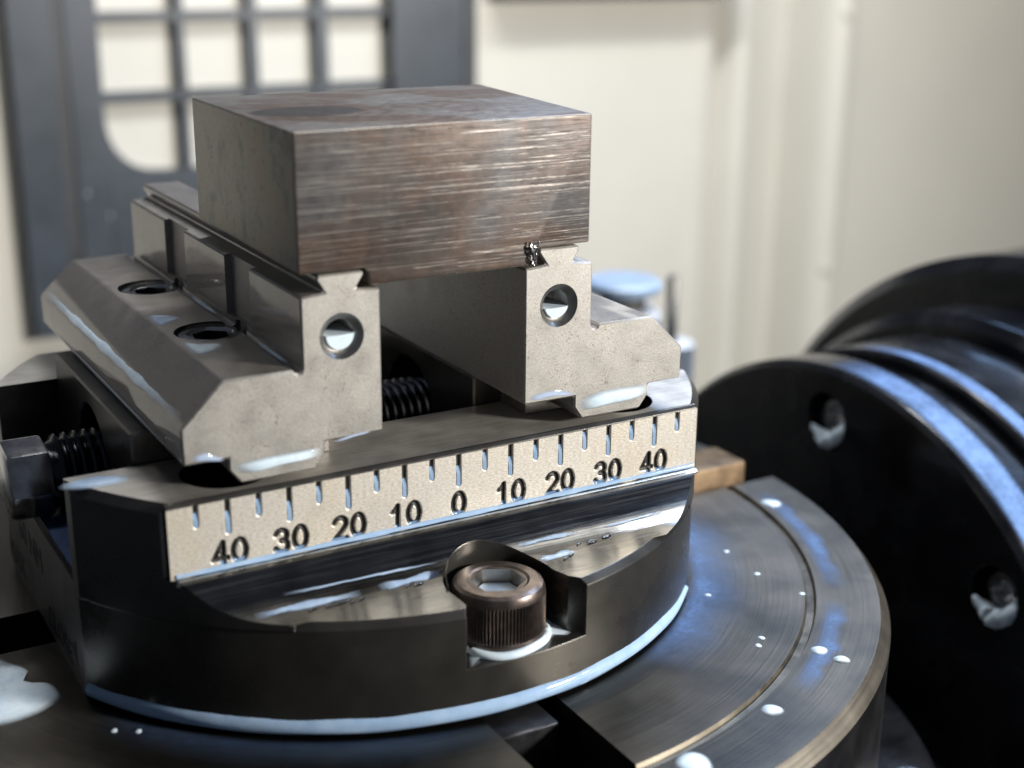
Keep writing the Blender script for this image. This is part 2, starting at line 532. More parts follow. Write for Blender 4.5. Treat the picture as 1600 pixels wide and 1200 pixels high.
def tube(pts, rad, name=None, seg=10, caps=True, bm=None):
    """round tube with hemispherical ends along a polyline"""
    bm = bm or bmesh.new()
    pts = [Vector(p) for p in pts]; n = len(pts)
    rs = rad if isinstance(rad, (list, tuple)) else [rad] * n
    closed = (pts[0] - pts[-1]).length < 1e-6
    if closed: pts = pts[:-1]; n -= 1
    rings = []
    up0 = None
    def frame(t):
        a = Vector((0, 1, 0)) if abs(t.y) < 0.9 else Vector((0, 0, 1))
        u = t.cross(a).normalized(); return u, t.cross(u).normalized()
    for i in range(n):
        if closed: t = (pts[(i + 1) % n] - pts[i - 1]).normalized()
        else: t = (pts[min(i + 1, n - 1)] - pts[max(i - 1, 0)]).normalized()
        u, v = frame(t)
        if not closed and i == 0 and caps:
            for k in (0.25, 0.7):
                a = k * math.pi / 2; off = -math.cos(a) * rs[0]; r = math.sin(a) * rs[0]
                rings.append([bm.verts.new(pts[0] + t * off + (u * math.cos(j * 2 * math.pi / seg) + v * math.sin(j * 2 * math.pi / seg)) * r) for j in range(seg)])
        rings.append([bm.verts.new(pts[i] + (u * math.cos(j * 2 * math.pi / seg) + v * math.sin(j * 2 * math.pi / seg)) * rs[i]) for j in range(seg)])
        if not closed and i == n - 1 and caps:
            for k in (0.7, 0.25):
                a = k * math.pi / 2; off = math.cos(a) * rs[-1]; r = math.sin(a) * rs[-1]
                rings.append([bm.verts.new(pts[-1] + t * off + (u * math.cos(j * 2 * math.pi / seg) + v * math.sin(j * 2 * math.pi / seg)) * r) for j in range(seg)])
    m = len(rings)
    for i in range(m if closed else m - 1):
        A, B = rings[i], rings[(i + 1) % m]
        for j in range(seg): bm.faces.new((A[j], A[(j + 1) % seg], B[(j + 1) % seg], B[j]))
    if not closed: bm.faces.new(rings[0]); bm.faces.new(rings[-1])
    return bm


def dome(outline, normal, h, rings=6, sink=0.15, centre=None, flat=2.4):
    """a drop or puddle lying on a plane: outline of 3-D points, bulging by h along the normal"""
    bm = bmesh.new()
    pts = [Vector(p) for p in outline]; nrm = Vector(normal).normalized()
    c = Vector(centre) if centre else sum(pts, Vector()) / len(pts)
    prev = [bm.verts.new(p - nrm * sink) for p in pts]
    base = prev
    for k in range(0, rings):
        t = k / rings                       # 0 at the rim, 1 in the middle
        hh = h * (1 - (1 - t) ** flat)
        cur = [bm.verts.new(c + (p - c) * (1 - t) + nrm * hh) for p in pts]
        for i in range(len(pts)):
            j = (i + 1) % len(pts); bm.faces.new((prev[i], prev[j], cur[j], cur[i]))
        prev = cur
    top = bm.verts.new(c + nrm * h)
    for i in range(len(pts)): bm.faces.new((prev[i], prev[(i + 1) % len(pts)], top))
    bm.faces.new(base)
    return bm


def smooth_loop(pts, n=6):
    """Catmull-Rom through a closed outline"""
    P = [Vector(p) for p in pts]; out = []
    for i in range(len(P)):
        a, b, c, d = P[i - 1], P[i], P[(i + 1) % len(P)], P[(i + 2) % len(P)]
        for k in range(n):
            t = k / n
            out.append(0.5 * ((2 * b) + (c - a) * t + (2 * a - 5 * b + 4 * c - d) * t * t + (3 * b - 3 * c + d - a) * t ** 3))
    return out


def ellipse(c, u, v, n=28, wob=0.08):
    c, u, v = Vector(c), Vector(u), Vector(v)
    ph = random.random() * 6
    return [c + (u * math.cos(a) + v * math.sin(a)) * (1 + wob * math.sin(2 * a + ph) + wob * 0.6 * math.sin(3 * a + 2 * ph)) for a in (2 * math.pi * k / n for k in range(n))]


def puddle(name, outline, normal, h, label, cat='coolant puddle', group=None, mat=None, parent=None, **kw):
    n = len(outline); rg = kw.get('rings', 6); fg = kw.pop('gain', 2.6)
    o = obj_from_bm(name, dome(outline, normal, h, **kw), mat or M['soft'], parent, 60)
    at = o.data.attributes.new('fade', 'FLOAT', 'POINT')
    at.data.foreach_set('value', [0.0] * n + [min(1.0, fg * k / rg) for k in range(rg) for _ in range(n)] + [1.0])
    if parent is None: tag(o, label, cat, group)
    return o


# ================================================================== SETTING: machine enclosure behind
WALL_Y = 500
o = obj_from_bm('back_wall', box(-420, 424, WALL_Y, WALL_Y + 4, -420, 95), M['cream']); tag(o, None, None, kind='structure')
# folded sheet corner: a run of vertical bends, then the side wall coming forward
prof = [(424, 500), (434, 499), (440, 500), (446, 506), (453, 514), (457, 508), (462, 501), (468, 500), (474, 505), (500, 520), (524, 532), (528, 520), (532, 508), (537, 501), (545, 497), (552, 498), (558, 503), (562, 511), (567, 518)]
bm = bmesh.new()
lo = [bm.verts.new((x, y, -420)) for x, y in prof] ; hi = [bm.verts.new((x, y, 95)) for x, y in prof]
lo2 = [bm.verts.new((x, y + 4, -420)) for x, y in prof]; hi2 = [bm.verts.new((x, y + 4, 95)) for x, y in prof]
for i in range(len(prof) - 1):
    bm.faces.new((lo[i], lo[i + 1], hi[i + 1], hi[i])); bm.faces.new((lo2[i], lo2[i + 1], hi2[i + 1], hi2[i]))
    bm.faces.new((hi[i], hi[i + 1], hi2[i + 1], hi2[i])); bm.faces.new((lo[i], lo[i + 1], lo2[i + 1], lo2[i]))
bm.faces.new((lo[0], hi[0], hi2[0], lo2[0])); bm.faces.new((lo[-1], hi[-1], hi2[-1], lo2[-1]))
o = obj_from_bm('wall_corner', bm, M['cream'], None, 60); tag(o, None, None, kind='structure')
bm = bmesh.new(); P = [(567, 518), (567, 522), (1000, 603), (1000, 599)]
o = obj_from_bm('side_wall', prism(P, 'z', -420, 95), M['cream']); tag(o, None, None, kind='structure')
for k, (px, py) in enumerate(((1328, 20), (1294, 420))):
    p = on_y(px, py, 496.5)
    o = obj_from_bm('wall_screw', lathe([(4.2, 0.4), (4.2, -0.6), (3.2, -1.6), (1.2, -1.7), (0, -1.2)], (p.x, 497.2, p.z), 'y', 24), M['cream'], None, 40)
    tag(o, ['cream dome headed screw high on the folded wall corner', 'cream dome headed screw low on the folded wall corner, above the black housing'][k], 'screw', 'screws in the folded wall corner')
o = obj_from_bm('header_beam', box(285, 455, 480, 499, 50.2, 66), M['frame_dark'])
tag(o, 'dark horizontal beam across the top of the cream wall', 'beam')

o = obj_from_bm('unseen_dark_bed', box(-420, 100, -300, 400, -160, -142), M['frame_dark']); tag(o, None, None, kind='structure')  # added unseen dark floor so the inner jaw face mirrors black

# barred window in the back wall
WY = 491
win = thing('machine_window', (150, WY, -100), 'grey machine window with a grid of bars in the cream wall', 'window')
def wbox(name, x0, x1, z0, z1, y0, y1, mat):
    bm = box(x0, x1, y0, y1, z0, z1); return obj_from_bm(name, bm, mat, win)
wbox('side_panel', 27.7, 46.4, -106.9, 80, WY - 2, WY + 8.6, M['frame'])
wbox('seal_strip', 46.6, 53.7, -106.9, 80, WY + 2, WY + 8.6, M['frame_dark'])
wbox('side_panel', 53.9, 69.3, -106.9, 80, WY + 1, WY + 8.6, M['frame'])
wbox('side_panel', 221.4, 263.4, -106.9, 80, WY - 2, WY + 8.6, M['frame'])
wbox('seal_strip', 263.6, 270.6, -106.9, 80, WY - 3, WY + 8.6, M['frame_dark'])
wbox('bottom_panel', 69.5, 221.2, -106.9, -30.1, WY + 0.5, WY + 8.6, M['frame'])
for x0, x1 in ((107.1, 111.3), (143.5, 148.7), (179.8, 186.6)):
    wbox('vertical_bar', x0, x1, -29.9, 80, WY + 2, WY + 8.6, M['frame'])
for z0, z1 in ((41.5, 46.2), (3.6, 8.8)):
    for xa, xb in ((69.5, 106.9), (111.5, 143.3), (148.9, 179.6), (186.8, 221.2)):
        wbox('horizontal_bar', xa, xb, z0, z1, WY + 3, WY + 8.6, M['frame'])
# rounded lower-left corner of the opening
cor = [(69.5, -29.9), (69.5, -5.2)] + [(69.5 + 25 * (1 - math.cos(a)), -5.0 - 25 * math.sin(a)) for a in [math.pi / 2 * k / 8 for k in range(9)]]
obj_from_bm('corner_panel', prism(cor, 'y', WY + 1, WY + 8.6), M['frame'], win)
# drops clinging to the left panel
for k, (px, py, r) in enumerate(((137, 303, 0.8), (187, 287, 0.9), (173, 337, 0.7))):
    p = on_y(px, py, WY + 0.4)
    yy = WY + 1
    puddle('coolant_drop', ellipse((p.x, yy, p.z), (r, 0, 0), (0, 0, r)), (0, -1, 0), r * 0.5, 'small blurred coolant drop clinging to the grey window frame', 'droplet', 'drops on the window frame')

# ================================================================== ROTARY TABLE
TC = (0.0, 45.6); TZ = -37.0
tab = thing('rotary_table', (TC[0], TC[1], -92), 'dark turned steel rotary table disc with radial slots and ring groove', 'rotary table')
pr = [(0, -80), (104.4, -80), (105, -79), (105, -39.4), (103, TZ), (91.3, TZ), (90.9, TZ - 0.9), (89.6, TZ - 0.9), (89.2, TZ), (0, TZ)]
bm = lathe(pr, (TC[0], TC[1], 0), 'z', 240)
disc = obj_from_bm('disc', bm, M['table'], tab)
slots = [(-6.9, 7.1, -80, 30), (-130, -20, 38.6, 52.6), (40, 130, 38.6, 52.6), (-6.9, 7.1, 66, 180)]
cs = [(box(x0, x1, y0, y1, -55, -30), M['dark']) for x0, x1, y0, y1 in slots]
cut(disc, cs)
def rule(c, n):
    r = math.hypot(c.x - TC[0], c.y - TC[1])
    if r > 104.2 and abs(n.z) < 0.3: return M['rim']
    if c.z < TZ - 0.05 and 88.8 < r < 91.6 and c.z > TZ - 1.5: return M['groove']
paint(disc, rule); shade(disc, 30)
# parts round the table
obj_from_bm('lower_ring', lathe([(0, -100), (119, -100), (120.5, -98), (120.5, -82), (119, -80.2), (0, -80.2)], (TC[0], TC[1], 0), 'z', 160), M['wet_black'], tab, 30)
for k, a in enumerate((-38, -8, 20)):
    ca, sa = math.cos(math.radians(a)), math.sin(math.radians(a))
    obj_from_bm('ring_screw', lathe([(0, -80.1), (4, -80.1), (4, -77.5), (3.4, -76.8), (2, -76.8), (2, -78), (0, -78)], (TC[0] + 113 * ca, TC[1] + 113 * sa, 0), 'z', 24), M['bolt'], tab, 30)

nut = obj_from_bm('slot_nut', box(-6.75, 4.5, -25.8, -2, -52, TZ - 1.2), M['nut'])
bevel(nut, 0.4, 2); shade(nut, 40); tag(nut, 'black rectangular nut sliding in the front table slot below the cap screw', 'slot nut')
key = obj_from_bm('brass_key', box(61, 95.6, 39.8, 51.4, -52.8, -32.2), M['brass'])
bevel(key, 0.6, 2); shade(key, 40); tag(key, 'worn brass key block standing in the table slot beside the vise', 'key block')

# ================================================================== VISE
vise = thing('centering_vise', (0, 48, TZ), 'round black steel machine vise with two grey jaws and a numbered scale', 'vise')
ZT = 0.7; YC = 45.6; RB = 67.2; FL = -17.3
bm = lathe([(0, TZ), (65.9, TZ), (66.9, TZ + 0.9), (66.9, -18.55), (RB, -18.35), (RB, -0.7), (RB - 1.3, ZT), (0, ZT)], (0, YC, 0), 'z', 256)
body = obj_from_bm('base', bm, M['oxide'], vise)
fil = [(1.0, 6), (1.0, -11.48), (-0.1, -11.42), (-0.6, -11.55), (-1.1, -11.74), (-1.55, -11.98), (-1.95, -12.3), (-2.5, -12.9), (-3.8, -14.2), (-4.6, -14.9), (-5.4, -15.45), (-6.4, -16.0), (-7.4, -16.45), (-8.6, -16.85), (-10.1, -17.1), (-12, -17.25), (-14.5, FL), (-60, FL), (-60, 6)]
back = [(2 * YC - y, z) for y, z in fil]
def arc_prism(sec, a0, a1, n=70):
    """section of (radius, z) swept about the body axis between two azimuths"""
    bm = bmesh.new(); rows = []
    for k in range(n + 1):
        t = math.radians(a0 + (a1 - a0) * k / n)
        rows.append([bm.verts.new((r * math.cos(t), YC + r * math.sin(t), z)) for r, z in sec])
    m = len(sec)
    for A, B in zip(rows, rows[1:]):
        for j in range(m): bm.faces.new((A[j], A[(j + 1) % m], B[(j + 1) % m], B[j]))
    bm.faces.new(rows[0]); bm.faces.new(rows[-1])
    return bm
cutters = [(box(-90, -60, -60, 160, -60, 20), M['side']), (box(60, 90, -60, 160, -60, 20), M['side']),
           (prism(fil, 'x', -90, 90), M['cut']), (prism(back, 'x', -91, 91), M['cut']),
           (arc_prism([(65.75, FL + 0.05), (67.0, -18.5), (70, -18.5), (70, FL + 0.05)], -121, -46), M['oxide']),
           (box(-95, 95, 19, 72, -17, 20), M['dark']),
           (lathe([(9.4, -27.45), (9.4, -11.2)], (0.55, -13.2, 0), 'z', 64), M['oxide']),
           (prism([(-8.7, -13.7), (-8.7, -18.6), (-9.6, -20.2), (-9.6, -40), (13.2, -40), (13.2, -20.4), (10.9, -17.5), (9.8, -13.7)], 'z', -27.43, -11.2), M['oxide']),
           (lathe([(7.1, -12), (7.1, 6)], (-37, 9.6, 0), 'z', 64), M['dark']),
           (lathe([(7.1, -12), (7.1, 6)], (37.5, 9.6, 0), 'z', 64), M['dark'])]
cut(body, cutters)
# ground and milled faces
def rule(c, n):
    if n.z > 0.9 and c.z > ZT - 0.05: return M['ground']
    if n.x < -0.9 and c.x < -59.9: return M['side']
paint(body, rule); shade(body, 22)

# bright scale with engraved ticks and numerals
import numpy as np
PX = 49.45
def arc(cx, cz, rx, rz, a0, a1, n=14): return [(cx + rx * math.cos(math.radians(a0 + (a1 - a0) * k / n)), cz + rz * math.sin(math.radians(a0 + (a1 - a0) * k / n))) for k in range(n + 1)]
DW, DH, DP = 2.05, 3.65, 3.15       # centre-line box of a digit, pitch
def digit(ch):
    if ch == '0': return [arc(DW / 2, DH / 2, DW / 2, DH / 2, 90, 450, 32)]
    if ch == '1': return [[(0.35, DH - 0.95), (0.85, DH - 0.6), (1.25, DH), (1.25, 0)]]
    if ch == '2': return [arc(DW / 2, DH - 1.0, DW / 2, 1.0, 165, -30, 14) + [(1.2, 1.25), (0.45, 0.6), (0.0, 0.0), (DW, 0.0)]]
    if ch == '3': return [arc(DW / 2, DH - 0.9, DW / 2 - 0.1, 0.9, 160, -90, 14) + arc(DW / 2, 0.95, DW / 2, 0.98, 90, -165, 16)]
    if ch == '4': return [[(1.5, DH), (0.0, 1.0), (DW + 0.2, 1.0)], [(1.5, DH), (1.5, 0.0)]]
GRV = []                                   # (kind, strokes, radius, waterline)
for xm in range(-45, 50, 5):
    L = 5.72 if xm % 10 == 0 else 3.75
    zc = (-1.9 if L > 5 else -0.8) + random.uniform(-0.5, 0.4)
    GRV.append(('tick_mark', [[(xm, 1.2), (xm, -L + 0.46)]], 0.46, zc))
for xm in range(-40, 50, 10):
    t_ = str(abs(xm)); wd = (len(t_) - 1) * DP + DW; x0 = xm - wd / 2; strokes = []
    for ch in t_:
        for st in digit(ch): strokes.append([(x0 + x, -10.6 + z) for x, z in st])
        x0 += DP
    GRV.append(('numeral', strokes, 0.49, -10.25 + random.uniform(-0.2, 0.3)))
GS = 0.1
gx = np.linspace(-PX, PX, int(2 * PX / GS) + 1); gz = np.linspace(-11.5, 0.0, int(11.5 / GS) + 1)
NX, NZ = len(gx), len(gz)
XX, ZZ = np.meshgrid(gx, gz, indexing='ij')
depth = np.zeros_like(XX); owner = -np.ones(XX.shape, int)
for gi, (kind, strokes, rad, zc) in enumerate(GRV):
    best = np.full(XX.shape, 9.0)
    xs = [p[0] for st in strokes for p in st]
    i0 = max(0, int(np.searchsorted(gx, min(xs) - 0.7))); i1 = min(NX, int(np.searchsorted(gx, max(xs) + 0.7)))
    X_, Z_ = XX[i0:i1], ZZ[i0:i1]; bb = best[i0:i1]
    for st in strokes:
        for (ax, az), (bx, bz) in zip(st, st[1:]):
            dx, dz = bx - ax, bz - az; l2 = dx * dx + dz * dz + 1e-12
            t_ = np.clip(((X_ - ax) * dx + (Z_ - az) * dz) / l2, 0, 1)
            bb[:] = np.minimum(bb, np.hypot(X_ - ax - t_ * dx, Z_ - az - t_ * dz))
    dd = np.where(best < rad, np.sqrt(np.maximum(rad * rad - best * best, 0)) * 1.05, 0)
    dd = np.where((best >= rad) & (best < rad + 0.09), 0.0, dd)
    up = dd > depth; depth = np.where(up, dd, depth); owner = np.where((best < rad + 0.02), gi, owner)
def grid_obj(name, sel, Y, mat, parent, extra=None):
    """faces of the scale grid chosen by the vertex mask sel"""
    idx = -np.ones(XX.shape, int)
    fm = sel[:-1, :-1] & sel[1:, :-1] & sel[1:, 1:] & sel[:-1, 1:]
    use = np.zeros(XX.shape, bool)
    for a_, b_ in ((0, 0), (1, 0), (1, 1), (0, 1)): use[a_:NX - 1 + a_, b_:NZ - 1 + b_] |= fm
    idx[use] = np.arange(use.sum())
    V = np.stack([XX[use], Y[use], ZZ[use]], 1)
    ii, jj = np.nonzero(fm)
    F = np.stack([idx[ii, jj], idx[ii + 1, jj], idx[ii + 1, jj + 1], idx[ii, jj + 1]], 1)
    if len(F) == 0: return None
    me = bpy.data.meshes.new(name); me.from_pydata(V.tolist(), [], F.tolist()); me.update()
    me.polygons.foreach_set('use_smooth', [True] * len(me.polygons))
    me.materials.append(mat)
    o = bpy.data.objects.new(name, me); COL.objects.link(o); ALL.append(o)
    if parent is not None: PARENT[o.name] = parent
    return o
flat = depth < 0.12
pick = np.ones(XX.shape, bool)
core = ~flat
front = core[:-1, :-1] & core[1:, :-1] & core[1:, 1:] & core[:-1, 1:]
# the plate: front surface without the deep grooves, and its edges
scale = obj_from_bm('scale_face', prism([(0.03, 0.0), (0.7, ZT), (1.0, ZT), (1.0, -11.5), (0.55, -11.5), (0.55, -0.05)], 'x', -PX, PX), M['oxide'], vise)
facem = ~front
use = np.zeros(XX.shape, bool)
for a_, b_ in ((0, 0), (1, 0), (1, 1), (0, 1)): use[a_:NX - 1 + a_, b_:NZ - 1 + b_] |= facem
idx = -np.ones(XX.shape, int); idx[use] = np.arange(use.sum()); ii, jj = np.nonzero(facem)
V = np.stack([XX[use], depth[use], ZZ[use]], 1).tolist(); F = np.stack([idx[ii, jj], idx[ii + 1, jj], idx[ii + 1, jj + 1], idx[ii, jj + 1]], 1).tolist()
nV = len(V); me0 = scale.data
V += [tuple(v.co) for v in me0.vertices]; F += [[nV + k for k in p.vertices] for p in me0.polygons]
me = bpy.data.meshes.new('scale_face'); me.from_pydata(V, [], F); me.materials.append(M['scale']); me.materials.append(M['oxide'])
nf = len(ii)
for k, p in enumerate(me.polygons):
    if k < nf: p.use_smooth = True
    else: p.material_index = 1  # edges coloured black; paints in the dark reflection on the top chamfer
scale.data = me
# each engraved mark, and the coolant standing in its lower part
for gi, (kind, strokes, rad, zc) in enumerate(GRV):
    own = (owner == gi) & (depth > 0.1)
    grid_obj(kind, own, depth, M['engrave'], scale)
    k_ = np.clip((zc - ZZ) / 1.6, 0, 1); k_ = k_ * k_ * (3 - 2 * k_)
    lvl = depth - 0.02 - np.maximum(depth - 0.09, 0) * k_
    wet = (owner == gi) & (depth > 0.11) & (ZZ < zc)
    grid_obj('coolant_fill', wet, lvl, M['groove_coolant' if kind == 'tick_mark' else 'numeral_coolant'], scale)

# added bright bar, shaped to carry the highlight at the scale's foot
lipm = mat_simple('lip_highlight_steel', (0.80, 0.77, 0.70), 1.0, 0.30, 0.12, 0.5, 0.03)
obj_from_bm('lip_highlight', tube([(-48.2, -0.5, -12.12), (0, -0.5, -12.12), (49.2, -0.5, -12.12)], 0.62, seg=20), lipm, vise, 60)
# a sliver of burr standing on the rim of the screw pocket
bm = bmesh.new(); rw = []
for k in range(9):
    t_ = k / 8; p0 = Vector((-8.6 + 3.2 * t_ ** 1.5, -12.5 + 6.2 * t_, -17.0 + 1.2 * t_)); h_ = 0.3 + 0.7 * math.sin(math.pi * t_ * 0.8)
    rw.append([bm.verts.new(p0 + Vector((0.12 * a_, 0.1 * a_, b_))) for a_, b_ in ((0, -0.4), (0, h_), (0.6, h_ + 0.05), (0.6, -0.4))])
for A_, B_ in zip(rw, rw[1:]):
    for k in range(4): bm.faces.new((A_[k], A_[(k + 1) % 4], B_[(k + 1) % 4], B_[k]))
bm.faces.new(rw[0]); bm.faces.new(rw[-1])
obj_from_bm('burr', bm, M['bore'], vise, 50)

# carriages under the jaws, lead screw
SY, SZ = 46.5, -8.6
for s in (-1, 1):
    xs = sorted((s * 13.4, s * 49.0))
    bm = box(xs[0], xs[1], 19.4, 71.6, -16.6, 6.0)
    car = obj_from_bm('carriage', bm, M['carriage'], vise)
    cut(car, [(lathe([(10.4, -90), (10.4, 90)], (0, SY, SZ + 1.0), 'x', 48), M['dark'])])
    bevel(car, 0.35, 1, 40); shade(car, 30)
    bs = sorted((s * 18.9, s * 36))
    obj_from_bm('carriage_foot', box(bs[0], bs[1], 10.2, 19.2, ZT + 0.15, 5.95), M['side'], vise)
prof = []
x = -56.0
while x < 56:
    prof += [(6.0, x), (6.9, x + 0.45), (7.0, x + 0.75), (6.1, x + 1.3)]; x += 1.75
lead = obj_from_bm('lead_screw', lathe([(5.4, -57.5)] + prof + [(5.4, 57.5)], (0, SY, SZ), 'x', 40), M['thread'], vise, 50)
bm = bmesh.new()
hexp = [(SY + 7.3 * math.cos(math.radians(a)), SZ + 7.3 * math.sin(math.radians(a))) for a in range(8, 368, 60)]
hx = obj_from_bm('hex_end', prism(hexp, 'x', -64.4, -57.2), M['bolt'], lead); bevel(hx, 0.8, 2); shade(hx, 30)
hx = obj_from_bm('hex_end', prism(hexp, 'x', 57.2, 66), M['bolt'], lead); bevel(hx, 0.5, 2); shade(hx, 30)

# jaws
def jaw(s):
    P = [(46.0, 6.1), (46.1, 11.95), (39.2, 18.6), (28.0, 18.6), (27.75, 18.05), (27.2, 17.75), (26.65, 18.0), (26.45, 18.6), (26.45, 29.7), (25.9, 29.75),
         (22.5, 30.1), (23.75, 32.1), (23.55, 32.85), (15.95, 32.9), (15.75, 32.3), (17.25, 30.15), (13.15, 29.8), (13.15, 6.2), (23.3, 6.1), (23.3, 4.1), (24.9, 1.8), (37.2, 1.75), (39.0, 4.1), (39.0, 6.1)]
    P = [(s * x, z) for x, z in P]
    j = obj_from_bm('jaw', prism(P, 'y', 1.05, 94.0), M['jaw'], vise)
    cx = s * 31.9
    bevel(j, 0.55, 1, 38)
    # bores after bevelling: counterbores, threaded end hole
    prof = [(3.75, -2), (3.75, 1.05), (3.65, 1.2), (2.95, 1.95)]
    y = 2.2
    while y < 15: prof += [(2.5, y), (2.5, y + 0.12), (2.95, y + 0.5), (2.95, y + 0.62)]; y += 1.0
    prof += [(0, 16.5)]
    cs = [(lathe([(6.05, 9.0), (6.05, 22)], (cx, cy, 0), 'z', 48), M['dark']) for cy in (28.6, 63.4)]
    cs += [(box(min(s * 25.3, s * 34), max(s * 25.3, s * 34), cy + 1 - 6.2, cy + 1 + 6.2, 19.3, 31.2), M['jaw']) for cy in (28.6, 63.4)]
    cs.append((lathe(prof, (s * 19.8, 0, 22.87), 'y', 40), M['bore']))
    cut(j, cs)
    # the upward and outward faces are wet, with their shade in the tone
    paint(j, lambda c, n: M['jaw_wet_dim'] if n.y > -0.3 and (s * n.x > 0.5 or n.z > 0.6) and not (25 < s * c.x < 25.8 and c.z > 19) else None)
    shade(j, 28)
    for cy in (28.6, 63.4):
        sc = obj_from_bm('jaw_screw', lathe([(0, 9.2), (5.75, 9.2), (5.75, 17.6), (5.3, 18.1), (4.0, 18.2), (3.8, 17.8)] , (cx, cy, 0), 'z', 40), M['bolt'], j)
        hxs = [(cx + 3.3 * math.cos(math.radians(a)), cy + 3.3 * math.sin(math.radians(a))) for a in range(20, 380, 60)]
        cut(sc, [(prism(hxs, 'z', 13, 25), M['dark'])]); shade(sc, 30)
    # coolant inside the end hole
    bm = bmesh.new()
    prof = [(0, 2.1 + 7), (2.47, 2.1 + 7), (2.47, 2.1), (2.3, 1.75), (0, 1.6)]
    lathe(prof, (s * 19.8, 0, 22.87), 'y', 32, bm)
    zc = 22.87 + (0.05 if s < 0 else -0.55)
    bmesh.ops.bisect_plane(bm, geom=bm.verts[:] + bm.edges[:] + bm.faces[:], plane_co=(0, 0, zc), plane_no=(0, 0, 1), clear_outer=True)
    bmesh.ops.holes_fill(bm, edges=bm.edges)
    obj_from_bm('coolant_fill', bm, M['coolant'], j, 40)
    return j
jl, jr = jaw(-1), jaw(1)
jl['label'] = 'grey blasted jaw on the hex end side of the scale'
jr['label'] = 'grey blasted jaw on the drum side of the scale'

# engraved lettering on the end face (x = -60), reads towards the scale
def wall_text(txt, y, z, size):
    cu = bpy.data.curves.new('t', 'FONT'); cu.body = txt; cu.size = size; cu.extrude = 0.04; cu.resolution_u = 3
    t = bpy.data.objects.new('t', cu); COL.objects.link(t)
    dg = bpy.context.evaluated_depsgraph_get(); dg.update()
    me = bpy.data.meshes.new_from_object(t.evaluated_get(dg)); bpy.data.objects.remove(t)
    # text x -> -Y, text y -> Z, text z -> -X
    me.transform(Matrix(((0, 0, -1, -60.02), (-1, 0, 0, y), (0, 1, 0, z), (0, 0, 0, 1))))
    me.materials.clear(); me.materials.append(M['letter'])
    o = bpy.data.objects.new('lettering', me); COL.objects.link(o); PARENT[o.name] = body; ALL.append(o)
wall_text('60 NM', 64, -26.5, 7.0)
wall_text('MAX', 76, -35, 6.5)
wall_text('CLOSE', 43, -35.2, 6.0)
obj_from_bm('arrow_mark', prism([(25.6, -31.2), (21.4, -28.9), (21.4, -33.4)], 'x', -60.06, -59.9), M['letter'], body)

# cap screw that holds the vise down
cs_ = (0.4, -12.7); CZ = 2.2      # head rim stands just above the ledge
cap = thing('cap_screw', (cs_[0], cs_[1], -27.4), 'brown socket head cap screw with knurled sides in the base pocket', 'screw')
bm = bmesh.new(); N = 168
prof = [(7.55, -29.36, 0), (7.7, -28.9, 0), (7.7, -27.9, 0), (7.62, -27.6, 0), (7.85, -27.45, 1), (7.85, -21.4, 1), (7.75, -21.1, 0), (7.7, -20.5, 0), (7.35, -19.75, 0), (6.7, -19.35, 0), (5.2, -19.3, 0), (4.75, -19.55, 0)]
rings = []
for r, z, kn in prof:
    z += CZ - 0.25
    rings.append([bm.verts.new((cs_[0] + (r - (0.32 if kn and k % 2 else 0)) * math.cos(2 * math.pi * k / N), cs_[1] + (r - (0.32 if kn and k % 2 else 0)) * math.sin(2 * math.pi * k / N), z)) for k in range(N)])
for A, B in zip(rings, rings[1:]):
    for k in range(N): bm.faces.new((A[k], A[(k + 1) % N], B[(k + 1) % N], B[k]))
bm.faces.new(rings[0]); bm.faces.new(rings[-1])
head = obj_from_bm('head', bm, M['screw'], cap)
hxs = [(cs_[0] + 4.65 * math.cos(math.radians(a)), cs_[1] + 4.65 * math.sin(math.radians(a))) for a in range(34, 394, 60)]
cut(head, [(prism(hxs, 'z', -22.6, -13), M['bore'])]); shade(head, 24)
# coolant lying in the socket
inner = [(cs_[0] + 4.3 * math.cos(math.radians(a)), cs_[1] + 4.3 * math.sin(math.radians(a))) for a in range(34, 394, 60)]
obj_from_bm('coolant_fill', prism(inner, 'z', -22.5, -19.9), M['coolant'], cap)

# ================================================================== STOCK
a, b_, c, d = (-26.75, 0.6), (25.3, 0.6), (31.2, 49.3), (-25.6, 51.2)
def lerp(p, q, t): return (p[0] + (q[0] - p[0]) * t, p[1] + (q[1] - p[1]) * t)
blk = obj_from_bm('steel_block', prism([a, b_, c, d], 'z', 30.5, 54.65), M['stock_side'])
nl = [(-60, 20), (-60, 33.5), (-16.0, 33.3), (-15.3, 32.6), (-15.1, 31.5), (-14.9, 20)]
nr = [(60, 20), (60, 33.7), (15.3, 33.15), (14.6, 32.4), (13.6, 30.9), (13.4, 20)]
cut(blk, [(prism(nl, 'y', -10, 80), M['stock_side']), (prism(nr, 'y', -10, 80), M['stock_side'])])
bevel(blk, 0.45, 3, 40)
def rule(cn, n):
    if n.y < -0.75: return M['front']
    if n.z > 0.75 and cn.z > 50: return M['stock_top']
paint(blk, rule); shade(blk, 40)
tag(blk, 'rough sawn brown steel block clamped on the dovetails of the jaws', 'steel block')

# curled chip at the corner of the right dovetail
chip = bmesh.new()
for k in range(5):
    pts = []
    for i in range(22):
        t = i / 21
        aa = t * 5.5 + k * 1.3
        p0 = on_y(834 + random.uniform(-2, 2), 380 + 34 * t, 0.1)
        rr = (0.75 - 0.45 * t) * (0.7 + 0.1 * k)
        pts.append((p0.x + rr * math.cos(aa), p0.y - 0.25 + 0.5 * rr * math.sin(aa), p0.z + 0.25 * math.sin(aa * 2 + k)))
    tube(pts, [0.17 - 0.09 * i / 21 for i in range(22)], seg=6, bm=chip)
o = obj_from_bm('metal_chip', chip, M['bolt'], None, 60)
tag(o, 'small curled metal chip caught where the block meets the drum side dovetail', 'metal chip')

